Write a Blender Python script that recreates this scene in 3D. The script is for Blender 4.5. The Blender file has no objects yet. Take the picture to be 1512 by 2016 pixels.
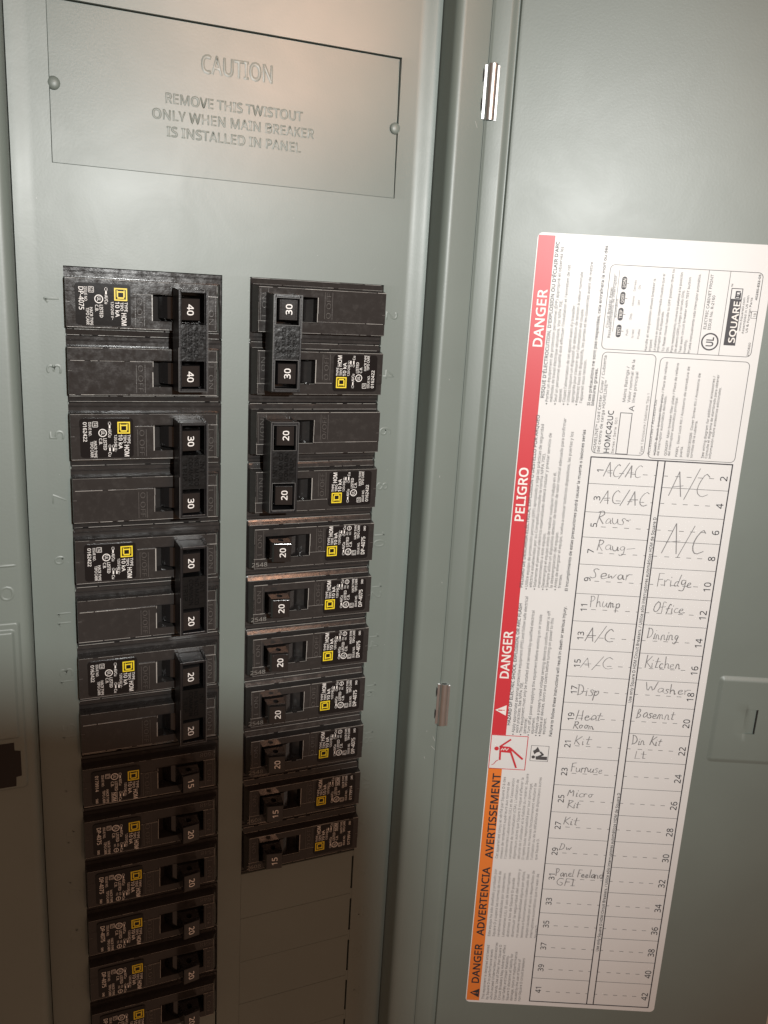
import bpy, math, random
from math import sin, cos, pi, radians
from mathutils import Vector, Matrix
random.seed(4)
IN = 0.0254                      # everything below is measured in inches on the panel, then scaled
sc = bpy.context.scene
C = sc.collection

# ------------------------------------------------------------------ camera
# panel frame: x right, k down, h out of the cover towards the viewer  ->  Blender (x, -h, -k)
def P(x, k, h=0.0): return Vector((x*IN, -h*IN, -k*IN))
cam = bpy.data.objects.new('camera', bpy.data.cameras.new('camera')); C.objects.link(cam)
right = Vector((0.9187137, -0.3911290, 0.0546195))
down  = Vector((-0.0478934, -0.2476268, -0.9676710))
fwd   = Vector((0.3920095, 0.8863967, -0.2462306))
cam.matrix_world = Matrix((
    (right.x, -down.x, -fwd.x, 0), (right.y, -down.y, -fwd.y, 0), (right.z, -down.z, -fwd.z, 0), (0, 0, 0, 1)))
cam.location = P(-0.7422, 0.1647, 13.744)
cam.data.sensor_fit = 'VERTICAL'; cam.data.sensor_height = 36.0; cam.data.lens = 1677.76/2016*36
cam.data.clip_start = 0.005; cam.data.clip_end = 50
sc.camera = cam
sc.view_settings.view_transform = 'Standard'; sc.view_settings.look = 'None'
sc.view_settings.exposure = 0.0; sc.view_settings.gamma = 1.0
sc.cycles.use_denoising = True

# ------------------------------------------------------------------ light of the dim basement
W = bpy.data.worlds.new('World'); sc.world = W; W.use_nodes = True
W.node_tree.nodes['Background'].inputs[0].default_value = (1.0, 0.60, 0.40, 1)
W.node_tree.nodes['Background'].inputs[1].default_value = 0.20
def lamp(name, kind, loc, target, power, color, **kw):
    l = bpy.data.lights.new(name, kind); l.energy = power; l.color = color
    for a, b in kw.items(): setattr(l, a, b)
    o = bpy.data.objects.new(name, l); C.objects.link(o); o.location = loc
    o.rotation_euler = (Vector(target) - Vector(loc)).to_track_quat('-Z', 'Y').to_euler()
    return o
# work light inferred behind the camera; an added, unseen plate cuts its beam off the lower left of the panel
LX, LK, LH = 3.4, -3.4, 22.0
lamp('work_light', 'SPOT', P(LX, LK, LH), P(4.6, 2.6, 0), 13.9, (0.99, 1.0, 0.975), spot_size=radians(78), spot_blend=1.0, shadow_soft_size=0.0034)
# the warm bulb hanging behind, up and to the right
lamp('warm_bulb', 'POINT', P(14.5, -13.2, 40), P(0, 0, 0), 4.6, (1.0, 0.52, 0.32), shadow_soft_size=0.07)
lamp('warm_glow_spot', 'SPOT', P(14.9, -13.4, 40), P(3.3, -4.1, 0), 27.0, (1.0, 0.52, 0.33), spot_size=radians(8), spot_blend=1.0, shadow_soft_size=0.03)  # added narrow spot beside the bulb, makes the warm glow at the top

# ------------------------------------------------------------------ materials
def mat(name, col, rough=0.5, metal=0.0, spec=0.5, bump=0.0, bscale=900, vary=0.0, vscale=60, coat=0.0, dust=0.0, smudge=0.0):
    m = bpy.data.materials.new(name); m.use_nodes = True
    nt = m.node_tree; N = nt.nodes; Lk = nt.links; b = N['Principled BSDF']
    b.inputs['Base Color'].default_value = (*col, 1); b.inputs['Roughness'].default_value = rough
    b.inputs['Metallic'].default_value = metal; b.inputs['Specular IOR Level'].default_value = spec
    b.inputs['Coat Weight'].default_value = coat; b.inputs['Coat Roughness'].default_value = 0.20
    g = N.new('ShaderNodeNewGeometry')
    if vary or dust:
        n = N.new('ShaderNodeTexNoise'); n.inputs['Scale'].default_value = vscale; n.inputs['Detail'].default_value = 5
        Lk.new(g.outputs['Position'], n.inputs['Vector'])
        r = N.new('ShaderNodeMapRange'); r.inputs[1].default_value = 0.3; r.inputs[2].default_value = 0.7
        r.inputs[3].default_value = 1-vary; r.inputs[4].default_value = 1+vary
        Lk.new(n.outputs[0], r.inputs[0])
        mx = N.new('ShaderNodeMix'); mx.data_type = 'RGBA'; mx.blend_type = 'MULTIPLY'; mx.inputs[0].default_value = 1
        mx.inputs[6].default_value = (*col, 1); Lk.new(r.outputs[0], mx.inputs[7])
        out = mx.outputs[2]
        if dust:      # grey dust and fine scuffs lying on the plastic
            n2 = N.new('ShaderNodeTexNoise'); n2.inputs['Scale'].default_value = 320; n2.inputs['Detail'].default_value = 8; n2.inputs['Roughness'].default_value = 0.75
            Lk.new(g.outputs['Position'], n2.inputs['Vector'])
            r2 = N.new('ShaderNodeMapRange'); r2.inputs[1].default_value = 0.52; r2.inputs[2].default_value = 0.78; r2.inputs[4].default_value = dust
            Lk.new(n2.outputs[0], r2.inputs[0])
            m2 = N.new('ShaderNodeMix'); m2.data_type = 'RGBA'; m2.inputs[7].default_value = (0.16, 0.145, 0.13, 1)
            Lk.new(r2.outputs[0], m2.inputs[0]); Lk.new(out, m2.inputs[6]); out = m2.outputs[2]
            r3 = N.new('ShaderNodeMapRange'); r3.inputs[1].default_value = 0.35; r3.inputs[2].default_value = 0.7; r3.inputs[3].default_value = rough-0.04; r3.inputs[4].default_value = rough+0.12
            Lk.new(n2.outputs[0], r3.inputs[0]); Lk.new(r3.outputs[0], b.inputs['Roughness'])
        Lk.new(out, b.inputs['Base Color'])
    if smudge:        # handling marks: the satin film is duller in some patches
        n = N.new('ShaderNodeTexNoise'); n.inputs['Scale'].default_value = 34; n.inputs['Detail'].default_value = 7; n.inputs['Roughness'].default_value = 0.65; n.inputs['Distortion'].default_value = 0.8
        Lk.new(g.outputs['Position'], n.inputs['Vector'])
        r = N.new('ShaderNodeMapRange'); r.inputs[1].default_value = 0.35; r.inputs[2].default_value = 0.7; r.inputs[3].default_value = rough-smudge*.5; r.inputs[4].default_value = rough+smudge
        Lk.new(n.outputs[0], r.inputs[0]); Lk.new(r.outputs[0], b.inputs['Roughness'])
    if bump:
        n = N.new('ShaderNodeTexNoise'); n.inputs['Scale'].default_value = bscale; n.inputs['Detail'].default_value = 3
        Lk.new(g.outputs['Position'], n.inputs['Vector'])
        bp = N.new('ShaderNodeBump'); bp.inputs['Strength'].default_value = bump; bp.inputs['Distance'].default_value = 0.0004
        Lk.new(n.outputs[0], bp.inputs['Height']); Lk.new(bp.outputs[0], b.inputs['Normal'])
    return m
M = {}
M['paint']   = mat('grey_green_enamel', (0.150, 0.181, 0.163), 0.46, spec=0.8, coat=0.015, bump=0.06, bscale=1100, vary=0.04, vscale=25, smudge=0.022)
M['plastic'] = mat('dark_moulded_plastic', (0.028, 0.026, 0.025), 0.14, bump=0.05, bscale=1500, vary=0.05, vscale=90, dust=0.13)
M['edge']    = mat('edge_highlight_plastic', (0.38, 0.365, 0.34), 0.3, bump=0.2, bscale=1500)  # pale colour of the painted highlights on breaker edges
M['worn']    = mat('scuffed_plastic', (0.085, 0.078, 0.072), 0.35, bump=0.2, bscale=1500)
M['tie']     = mat('matt_black_plastic', (0.010, 0.010, 0.011), 0.30, bump=0.12, bscale=1600, vary=0.2, vscale=150)
M['tierough'] = mat('coarse_black_plastic', (0.006, 0.006, 0.006), 0.30, spec=0.3, bump=0.45, bscale=480)
M['tieedge'] = mat('tie_edge_highlight', (0.13, 0.13, 0.127), 0.3)  # pale colour of the painted highlights on tie edges
M['handle']  = mat('black_handle_plastic', (0.014, 0.013, 0.013), 0.12, spec=0.9, bump=0.04, bscale=1400)
M['sticker'] = mat('black_printed_film', (0.011, 0.010, 0.010), 0.15, spec=0.35, bump=0.03, bscale=500)
M['white']   = mat('white_print', (0.80, 0.78, 0.75), 0.45)
M['yellow']  = mat('yellow_print', (0.80, 0.62, 0.02), 0.45)
M['paper']   = mat('white_label_film', (0.695, 0.70, 0.695), 0.42, bump=0.04, bscale=700, vary=0.015, vscale=40)
M['ink']     = mat('black_ink', (0.03, 0.028, 0.035), 0.5)
M['fine']    = mat('fine_grey_print', (0.07, 0.068, 0.072), 0.5)
M['pale']    = mat('pale_grey_print', (0.20, 0.19, 0.19), 0.5)
M['red']     = mat('red_print', (0.56, 0.036, 0.048), 0.42)
M['orange']  = mat('orange_print', (0.74, 0.20, 0.035), 0.42)
M['pencil']  = mat('ballpoint_grey', (0.24, 0.235, 0.24), 0.5)
M['chrome']  = mat('plated_steel', (0.60, 0.60, 0.60), 0.37, metal=1.0, bump=0.25, bscale=260)
M['scuff_glint']   = mat('bare_scuff_and_glint', (0.34, 0.36, 0.34), 0.4)
M['void']    = mat('dark_inside', (0.012, 0.010, 0.009), 0.8)
M['dull']    = mat('dull_grey_plastic', (0.22, 0.21, 0.19), 0.5)

# ------------------------------------------------------------------ mesh helpers (inches: x right, k down, h out)
# Blender's own bundled sans serif; the built-in one if it is not there
import os
try: FONT = bpy.data.fonts.load(os.path.join(bpy.utils.system_resource('DATAFILES'), 'fonts', 'NotoSansHebrew-Regular.woff2'))
except Exception: FONT = None
_glyph = {}; CAP = 0.73
def glyphs(s, bold=0.0, res=1):
    """outline of a line of print as flat triangles: verts (x, y), faces, width, cap height"""
    key = (s, round(bold, 4), res)
    if key not in _glyph:
        cu = bpy.data.curves.new('t', 'FONT'); cu.body = s; cu.size = 1.0
        if FONT: cu.font = FONT
        cu.offset = bold; cu.resolution_u = res
        o = bpy.data.objects.new('t', cu); me = bpy.data.meshes.new_from_object(o)
        vs = [(v.co.x, v.co.y) for v in me.vertices]; fs = [tuple(p.vertices) for p in me.polygons]
        bpy.data.objects.remove(o); bpy.data.meshes.remove(me); bpy.data.curves.remove(cu)
        if vs:
            a = min(v[0] for v in vs); b = max(v[0] for v in vs)
            vs = [(v[0]-a, v[1]) for v in vs]
        else: a = b = 0
        _glyph[key] = (vs, fs, max(b-a, 1e-6))
    return _glyph[key]
CAP = max(v[1] for v in glyphs('H')[0])
def turn(d, u, v):             # text x,y -> panel x,k for the three reading directions
    return {'R': (u, -v), 'U': (-v, -u), 'D': (v, u)}[d]
class MB:
    def __init__(s): s.v = []; s.f = []
    def add(s, vs, fs):
        n = len(s.v); s.v += [tuple(v) for v in vs]; s.f += [tuple(i+n for i in f) for f in fs]; return s
    def box(s, x0, x1, k0, k1, h0, h1):
        vs = [(x, k, h) for h in (h0, h1) for k in (k0, k1) for x in (x0, x1)]
        return s.add(vs, [(0,1,3,2), (4,6,7,5), (0,4,5,1), (2,3,7,6), (0,2,6,4), (1,5,7,3)])
    def prism(s, pts, h0, h1):                       # outline in (x,k), clockwise as seen by the viewer
        n = len(pts)
        vs = [(x, k, h1) for x, k in pts] + [(x, k, h0) for x, k in pts]
        return s.add(vs, [tuple(range(n)), tuple(range(2*n-1, n-1, -1))] + [(i, n+i, n+(i+1) % n, (i+1) % n) for i in range(n)])
    def sheet(s, pts, h): return s.add([(x, k, h) for x, k in pts], [tuple(range(len(pts)))])
    def taper(s, base, h0, top, h1):
        n = len(base)
        return s.add([(x, k, h0) for x, k in base] + [(x, k, h1) for x, k in top],
                     [tuple(range(n, 2*n)), tuple(range(n-1, -1, -1))] + [(i, (i+1) % n, n+(i+1) % n, n+i) for i in range(n)])
    def frame(s, x0, x1, k0, k1, w, h0, h1):
        s.box(x0, x1, k0, k0+w, h0, h1); s.box(x0, x1, k1-w, k1, h0, h1)
        s.box(x0, x0+w, k0+w, k1-w, h0, h1); s.box(x1-w, x1, k0+w, k1-w, h0, h1); return s
    def flatframe(s, pts, w, h):                     # a thin line round a closed outline
        return s.line(pts + [pts[0]], w, h)
    def line(s, pts, w, h):
        for (a, b), (c, d) in zip(pts, pts[1:]):
            L = math.hypot(c-a, d-b)
            if L < 1e-6: continue
            px, pk = -(d-b)/L*w/2, (c-a)/L*w/2; ex, ek = (c-a)/L*w*0.3, (d-b)/L*w*0.3
            s.add([(a-ex+px, b-ek+pk, h), (c+ex+px, d+ek+pk, h), (c+ex-px, d+ek-pk, h), (a-ex-px, b-ek-pk, h)], [(0, 1, 2, 3)])
        return s
    def ring(s, x, k, r, w, h, n=32):
        vs = []
        for i in range(n):
            a = 2*pi*i/n; vs += [(x+r*cos(a), k+r*sin(a), h), (x+(r-w)*cos(a), k+(r-w)*sin(a), h)]
        return s.add(vs, [(2*i, 2*i+1, (2*i+3) % (2*n), (2*i+2) % (2*n)) for i in range(n)])
    def disc(s, x, k, r, h, n=20): return s.sheet([(x+r*cos(2*pi*i/n), k+r*sin(2*pi*i/n)) for i in range(n)], h)
    def text(s, t, x, k, cap, d='U', length=None, h=0.0, bold=0.0, center=False, raised=0.0):
        if bold > 0 and not raised:                   # heavier strokes: the same outlines laid side by side
            e = bold*cap*0.9
            for i, (a, b) in enumerate(((-e, -e), (e, e), (-e, e), (e, -e))): s.text(t, x+a, k+b, cap, d, length, h+i*.0004, 0.0, center)
            return s
        vs, fs, w = glyphs(t, -0.022 if raised else 0.0)
        sy = cap/CAP; sx = (length/w) if length else sy
        o = -w/2 if center else 0; oy = -CAP/2 if center else 0
        def q(p, hh):
            a, b = turn(d, (p[0]+o)*sx, (p[1]+oy)*sy); return (x+a, k+b, hh)
        s.add([q(p, h+raised) for p in vs], fs)
        if raised:                                    # side walls that slope out to the base
            ed = {}
            for f in fs:
                for i in range(len(f)):
                    e = (f[i], f[(i+1) % len(f)])
                    ed[e] = 1
            n = len(vs); cx = sum(p[0] for p in vs)/n
            bs = [e for e in ed if (e[1], e[0]) not in ed]
            nrm = {}
            for a, b in bs:
                dx, dy = vs[b][0]-vs[a][0], vs[b][1]-vs[a][1]; L = math.hypot(dx, dy) or 1
                for i in (a, b):
                    c = nrm.get(i, (0, 0)); nrm[i] = (c[0]+dy/L, c[1]-dx/L)
            g = min(0.030, 0.11*cap)/sy
            lo = {}
            N0 = len(s.v)
            for i in nrm:
                nx, ny = nrm[i]; L = math.hypot(nx, ny) or 1
                lo[i] = len(s.v); s.v.append(q((vs[i][0]+nx/L*g, vs[i][1]+ny/L*g), h-0.002))
            base = N0-n
            for a, b in bs: s.f.append((base+b, base+a, lo[a], lo[b]))
        return s
    def rod(s, path, r, n=10):                        # round bar along a path of (x,k,h)
        pts = [Vector(p) for p in path]; rings = []
        for i, p in enumerate(pts):
            d = (pts[min(i+1, len(pts)-1)] - pts[max(i-1, 0)]).normalized()
            a = d.cross(Vector((0.3, 0.2, 1))).normalized(); b = d.cross(a)
            rings.append([p + a*r*cos(2*pi*j/n) + b*r*sin(2*pi*j/n) for j in range(n)])
        vs = [v for rg in rings for v in rg]; fs = []
        for i in range(len(pts)-1):
            for j in range(n): fs.append((i*n+j, i*n+(j+1) % n, (i+1)*n+(j+1) % n, (i+1)*n+j))
        fs += [tuple(range(n)), tuple(range(len(vs)-1, len(vs)-n-1, -1))]
        return s.add(vs, fs)
    def extrude_k(s, prof, k0, k1, closed=True):      # a profile in (x,h) drawn out along k
        n = len(prof)
        vs = [(x, k0, h) for x, h in prof] + [(x, k1, h) for x, h in prof]
        m = n if closed else n-1
        fs = [(i, (i+1) % n, n+(i+1) % n, n+i) for i in range(m)]
        if closed: fs += [tuple(range(n-1, -1, -1)), tuple(range(n, 2*n))]
        return s.add(vs, fs)
    def relief(s, xs, ks, fn, skirt=None):            # a moulded surface h = fn(x,k) on an uneven grid
        nx, nk = len(xs), len(ks); n0 = len(s.v)
        s.v += [(x, k, fn(x, k)) for k in ks for x in xs]
        for j in range(nk-1):
            for i in range(nx-1):
                a = n0+j*nx+i; s.f.append((a, a+nx, a+nx+1, a+1))
        if skirt is not None:
            rim = [n0+i for i in range(nx)] + [n0+j*nx+nx-1 for j in range(1, nk)] + [n0+(nk-1)*nx+i for i in range(nx-2, -1, -1)] + [n0+j*nx for j in range(nk-2, 0, -1)]
            m = len(s.v); s.v += [(s.v[i][0], s.v[i][1], skirt) for i in rim]
            for a in range(len(rim)):
                b = (a+1) % len(rim); s.f.append((rim[a], rim[b], m+b, m+a))
        return s
    def build(s, name, m, parent=None, smooth=None, bevel=0.0, loc=None):
        me = bpy.data.meshes.new(name)
        me.from_pydata([(x*IN, -h*IN, -k*IN) for x, k, h in s.v], [], s.f)
        me.materials.append(M[m] if isinstance(m, str) else m); me.validate(); me.update()
        o = bpy.data.objects.new(name, me); C.objects.link(o); o.parent = parent
        if loc is not None: o.location = P(*loc)
        if smooth is not None:
            me.shade_smooth(); me.set_sharp_from_angle(angle=radians(smooth))
        if bevel:
            b = o.modifiers.new('bevel', 'BEVEL'); b.width = bevel*IN; b.segments = 2; b.limit_method = 'ANGLE'; b.angle_limit = radians(40)
        return o
def empty(name, loc, label, cat, group=None, rot=(0, 0, 0)):
    o = bpy.data.objects.new(name, None); C.objects.link(o); o.location = loc; o.rotation_euler = rot
    o.empty_display_size = 0.01
    o['label'] = label; o['category'] = cat
    if group: o['group'] = group
    return o
def cl(t): return 0.0 if t < 0 else 1.0 if t > 1 else t
def up(x, a, b): return cl((x-a)/(b-a))
def rrect(x0, x1, k0, k1, r, n=5):
    out = []
    for cx, ck, a0 in ((x1-r, k0+r, -90), (x1-r, k1-r, 0), (x0+r, k1-r, 90), (x0+r, k0+r, 180)):
        for i in range(n+1):
            a = radians(a0+90*i/n); out.append((cx+r*cos(a), ck+r*sin(a)))
    return out
def rdist(x, k, x0, x1, k0, k1, r):                   # distance inside (+) a rounded rectangle
    qx = abs(x-(x0+x1)/2)-(x1-x0)/2+r; qk = abs(k-(k0+k1)/2)-(k1-k0)/2+r
    return -(math.hypot(max(qx, 0), max(qk, 0))+min(max(qx, qk), 0)-r)
def span(a, b, n): return [a+(b-a)*i/n for i in range(n+1)]
def smooth01(t): t = cl(t); return t*t*(3-2*t)

# print on the directory label: ink, words, baseline, start, end, letter height
LT=[
  ('w', 'DANGER', 1.278, 0.869, -0.072, 0.156),
  ('w', 'PELIGRO', 1.258, 3.965, 2.993, 0.16),
  ('w', 'DANGER', 1.265, 7.044, 6.099, 0.163),
  ('d', 'DANGER', 1.272, 13.966, 13.01, 0.148),
  ('d', 'ADVERTENCIA', 1.276, 12.798, 11.176, 0.146),
  ('d', 'AVERTISSEMENT', 1.299, 10.964, 9.064, 0.147),
  ('b', "RISQUE D'ÉLECTROCUTION, D'EXPLOSION OU D'ÉCLAIR D'ARC", 1.402, 1.738, -0.854, 0.055),
  ('f', '• Portez un équipement de protection personnel (ÉPP) approprié et observez les', 1.479, 1.849, -0.777, 0.048),
  ('f', '   méthodes de travail électrique sécuritaire. Voir NFPA 70E.', 1.553, 1.847, 0.085, 0.048),
  ('f', "• Seul un personnel qualifié doit effectuer l'installation et l'entretien de cet", 1.627, 1.845, -0.495, 0.048),
  ('f', '   appareil.', 1.701, 1.843, 1.561, 0.048),
  ('f', "• Coupez l'alimentation de cet appareil avant d'y travailler.", 1.775, 1.841, 0.146, 0.048),
  ('f', '• Utilisez toujours un dispositif de détection de tension à valeur nominale', 1.849, 1.839, -0.394, 0.048),
  ('f', "   appropriée pour s'assurer que l'alimentation est coupée.", 1.923, 1.837, 0.201, 0.048),
  ('f', '• Replacez tous les dispositifs, les portes et les couvercles avant de mettre', 1.997, 1.835, -0.562, 0.048),
  ('f', "   l'appareil sous tension.", 2.071, 1.833, 1.047, 0.048),
  ('b', 'Si ces précautions ne sont pas respectées, cela entraînera la mort ou des', 2.212, 1.826, -0.833, 0.049),
  ('b', 'blessures graves.', 2.28, 1.821, 1.182, 0.049),
  ('b', 'PELIGRO DE DESCARGA ELÉCTRICA, EXPLOSIÓN O DESTELLO POR ARQUEO', 1.361, 5.222, 2.043, 0.056),
  ('f', '• Utilice equipo de protección personal (EPP) apropiado y siga las prácticas de seguridad', 1.452, 5.257, 2.198, 0.051),
  ('f', '   eléctrica establecidas por su Compañía (consulte la norma NFPA 70E).', 1.528, 5.255, 2.711, 0.05),
  ('f', '• Solamente el personal eléctrico especializado deberá instalar y prestar servicio de', 1.604, 5.253, 2.347, 0.05),
  ('f', '   mantenimiento a este equipo.', 1.68, 5.251, 4.163, 0.05),
  ('f', '• Desenergice el equipo antes de realizar cualquier trabajo en él.', 1.756, 5.248, 3.035, 0.05),
  ('f', '• Siempre utilice un dispositivo detector de tensión de valor nominal adecuado para confirmar', 1.831, 5.246, 2.073, 0.051),
  ('f', '   la desenergización del equipo.', 1.907, 5.244, 4.128, 0.051),
  ('f', '• Antes de energizar el equipo, vuelva a colocar todos los dispositivos, las puertas y los', 1.983, 5.242, 2.302, 0.051),
  ('f', '   frentes.', 2.059, 5.24, 4.926, 0.05),
  ('b', 'El incumplimiento de estas precauciones podrá causar la muerte o lesiones serias', 2.191, 5.242, 2.255, 0.05),
  ('b', 'HAZARD OF ELECTRIC SHOCK, EXPLOSION, OR ARC FLASH', 1.385, 8.014, 5.539, 0.058),
  ('f', '• Apply appropriate personal protective equipment (PPE) and follow safe electrical', 1.482, 8.214, 5.394, 0.053),
  ('f', '   work practices. See NFPA 70E.', 1.555, 8.213, 7.106, 0.053),
  ('f', '• This equipment must only be installed and serviced by qualified electrical', 1.629, 8.213, 5.662, 0.052),
  ('f', '   personnel.', 1.702, 8.213, 7.846, 0.053),
  ('f', '• Turn off all power supplying this equipment before working on or inside', 1.776, 8.212, 5.732, 0.052),
  ('f', '   equipment.', 1.849, 8.212, 7.824, 0.053),
  ('f', '• Always use a properly rated voltage sensing device to confirm power is off', 1.922, 8.211, 5.65, 0.053),
  ('f', '• Replace all devices, doors and covers before turning on power to this', 1.996, 8.211, 5.79, 0.052),
  ('f', '   equipment.', 2.069, 8.21, 7.822, 0.053),
  ('b', 'Failure to follow these instructions will result in death or serious injury.', 2.205, 8.201, 5.549, 0.052),
  ('g', 'Cet appareil est conçu et vérifié par Square D à des', 1.409, 10.957, 9.129, 0.051),
  ('g', 'niveaux de rendement supérieurs aux normes de', 1.496, 10.955, 9.239, 0.051),
  ('g', "l'Underwriters Laboratories (UL) et de l'association", 1.583, 10.954, 9.148, 0.051),
  ('g', "canadienne de normalisation (CSA). L'utilisation de", 1.67, 10.952, 9.169, 0.051),
  ('g', "disjoncteurs autres que Square D risque d'affecter la", 1.757, 10.95, 9.123, 0.051),
  ('g', "sécurité de l'utilisateur et la fiabilité du matériel. Square", 1.845, 10.949, 9.032, 0.05),
  ('g', 'D rejette toute responsabilité pour tout dommage,', 1.932, 10.947, 9.231, 0.05),
  ('g', 'blessure ou mauvais fonctionnement résultant de', 2.019, 10.945, 9.229, 0.05),
  ('g', "l'utilisation ou de la défaillance de disjoncteurs autres", 2.106, 10.944, 9.094, 0.05),
  ('g', 'que Square D.', 2.193, 10.942, 10.453, 0.05),
  ('g', 'Este equipo ha sido diseñado y probado por', 1.413, 12.8, 11.205, 0.05),
  ('g', 'Square D y supera las normas de nivel de', 1.508, 12.799, 11.251, 0.051),
  ('g', 'rendimiento establecidas por Underwriters', 1.603, 12.797, 11.297, 0.051),
  ('g', 'Laboratories (UL). El uso de interruptores', 1.699, 12.796, 11.272, 0.05),
  ('g', 'distintos a los de Square D puede', 1.794, 12.794, 11.389, 0.05),
  ('g', 'disminuir la seguridad del usuario y', 1.889, 12.793, 11.174, 0.05),
  ('g', 'no asume responsabilidad alguna por daños,', 1.984, 12.792, 11.22, 0.05),
  ('g', 'lesiones o funcionamiento inadecuado del', 2.079, 12.79, 11.29, 0.05),
  ('g', 'equipo causado por el uso o desperfectos de', 2.175, 12.789, 11.194, 0.05),
  ('g', 'interruptores automáticos que no sean de', 2.27, 12.787, 11.264, 0.05),
  ('g', 'Square D.', 2.365, 12.786, 12.466, 0.05),
  ('g', 'This equipment is designed and tested', 1.419, 14.367, 13.023, 0.051),
  ('g', 'by Square D to performance levels', 1.503, 14.367, 13.123, 0.051),
  ('g', 'which exceed Underwriters Laboratories', 1.588, 14.367, 12.949, 0.051),
  ('g', 'Standards. Use of Other than Square D', 1.672, 14.367, 12.998, 0.051),
  ('g', 'Circuit Breakers May Adversely Affect', 1.757, 14.367, 12.998, 0.051),
  ('g', 'User Safety and Impair Reliability.', 1.841, 14.367, 13.248, 0.051),
  ('g', 'Square D disclaims all liability for', 1.926, 14.367, 13.198, 0.05),
  ('g', 'damage, injury or malperformance', 2.01, 14.367, 13.148, 0.051),
  ('g', 'caused by the use of failure of', 2.095, 14.367, 13.323, 0.05),
  ('g', 'non-Square D circuit breakers', 2.179, 14.367, 13.298, 0.051),
  ('f', 'Circuit Breaker Reset', 2.372, 0.492, -0.173, 0.043),
  ('f', 'Restablecimiento de interruptor', 2.423, 0.657, -0.367, 0.043),
  ('f', 'automático', 2.487, 0.317, 0.013, 0.043),
  ('f', 'Handle at mid-position shows breaker is', 3.072, 0.847, -0.35, 0.04),
  ('f', 'tripped.', 3.143, 0.843, 0.64, 0.04),
  ('f', 'La palanca en posición intermedia muestra que el', 3.22, 0.848, -0.435, 0.04),
  ('f', 'interruptor se ha disparado.', 3.281, 0.844, 0.17, 0.04),
  ('f', 'To Reset move handle to OFF position then to', 3.37, 0.839, -0.519, 0.04),
  ('f', 'ON.', 3.445, 0.835, 0.755, 0.04),
  ('f', 'Para restablecerlo, mueva la palanca a la posición', 3.514, 0.84, -0.476, 0.04),
  ('f', 'de abierto (OFF) y luego a cerrado (ON).', 3.58, 0.837, -0.19, 0.039),
  ('f', 'Test each circuit breaker with TEST button', 3.66, 0.841, -0.407, 0.039),
  ('f', 'monthly.', 3.736, 0.842, 0.616, 0.04),
  ('f', 'Pruebe mensualmente cada interruptor automático.', 3.814, 0.838, -0.467, 0.04),
  ('f', 'ELECTRIC CABINET FRONT', 4.028, 0.425, -0.47, 0.045),
  ('f', 'ISSUE No. R-2160', 4.104, 0.434, -0.133, 0.045),
  ('w', 'SQUARE', 4.539, 0.624, -0.054, 0.107),
  ('f', 'www.SquareD.com', 4.613, 0.427, -0.126, 0.034),
  ('f', 'Assembled in US with', 4.674, 0.467, -0.164, 0.034),
  ('f', 'US & Foreign Parts', 4.736, 0.447, -0.133, 0.034),
  ('b', '40260-832-05', 4.815, -0.095, -0.512, 0.034),
  ('f', '200820', 4.821, 0.838, 0.609, 0.034),
  ('f', '19', 4.831, 0.18, 0.12, 0.034),
  ('f', 'HOMELINE™ Load Center Cover / Cubierta', 2.405, 2.642, 0.959, 0.049),
  ('f', 'del centro de carga HOMELINE™', 2.476, 2.637, 1.38, 0.049),
  ('k', 'HOMC42UC', 2.64, 2.639, 1.893, 0.094),
  ('g', 'Series / Serie  S01', 2.722, 2.641, 2.015, 0.04),
  ('f', 'A', 2.986, 1.886, 1.787, 0.088),
  ('f', 'Mains Ratings /', 2.816, 1.732, 1.12, 0.049),
  ('f', 'Valor nominal de la', 2.899, 1.739, 1.002, 0.048),
  ('f', 'línea principal', 2.981, 1.73, 1.205, 0.048),
  ('g', 'Type 1 Enclosure / Gabinete Tipo 1', 3.221, 2.63, 1.565, 0.04),
  ('f', 'Accessories / Accesorios', 3.362, 2.634, 1.665, 0.046),
  ('f', 'HOMFP  Branch breaker filler plate / Placa de relleno', 3.463, 2.631, 1.006, 0.041),
  ('f', 'del interruptor automático derivado.', 3.522, 2.637, 1.584, 0.041),
  ('f', 'QOM2FP  Main breaker filler plate / Placa de relleno', 3.655, 2.63, 1.018, 0.041),
  ('f', 'del interruptor automático principal.', 3.716, 2.631, 1.597, 0.041),
  ('f', 'PK6FL  Door Lock Kit / Accesorio de cerradura de', 3.849, 2.639, 1.066, 0.041),
  ('f', 'puerta.', 3.924, 2.639, 2.449, 0.041),
  ('f', '40205130026  Cover Screw Kit / Accesorio de', 4.05, 2.639, 1.169, 0.04),
  ('f', 'tornillos de la cubierta.', 4.113, 2.643, 1.985, 0.041),
  ('f', 'See wiring diagram for additional accessories /', 4.309, 2.637, 1.202, 0.041),
  ('f', 'Consulte el diagrama de alambrado para obtener', 4.373, 2.638, 1.174, 0.041),
  ('f', 'información sobre accesorios adicionales.', 4.438, 2.639, 1.389, 0.041),
]

# ------------------------------------------------------------------ cover, frame, enclosure
XA, XB, XC = 2.342, 2.787, 5.098          # left opening 0..XA, right opening XB..XC
GL, GR = -0.63, 5.83                      # edges of the inner cover
cover = empty('panel_cover', P(2.6, 22, 0), 'grey-green inner steel cover with two rows of breaker openings, embossed CAUTION plate at top', 'panel cover')
def off(o, root):                          # keep world coordinates under a root that sits at its base
    o.parent = root; o.location = Vector(o.location) - root.location; return o
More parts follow.
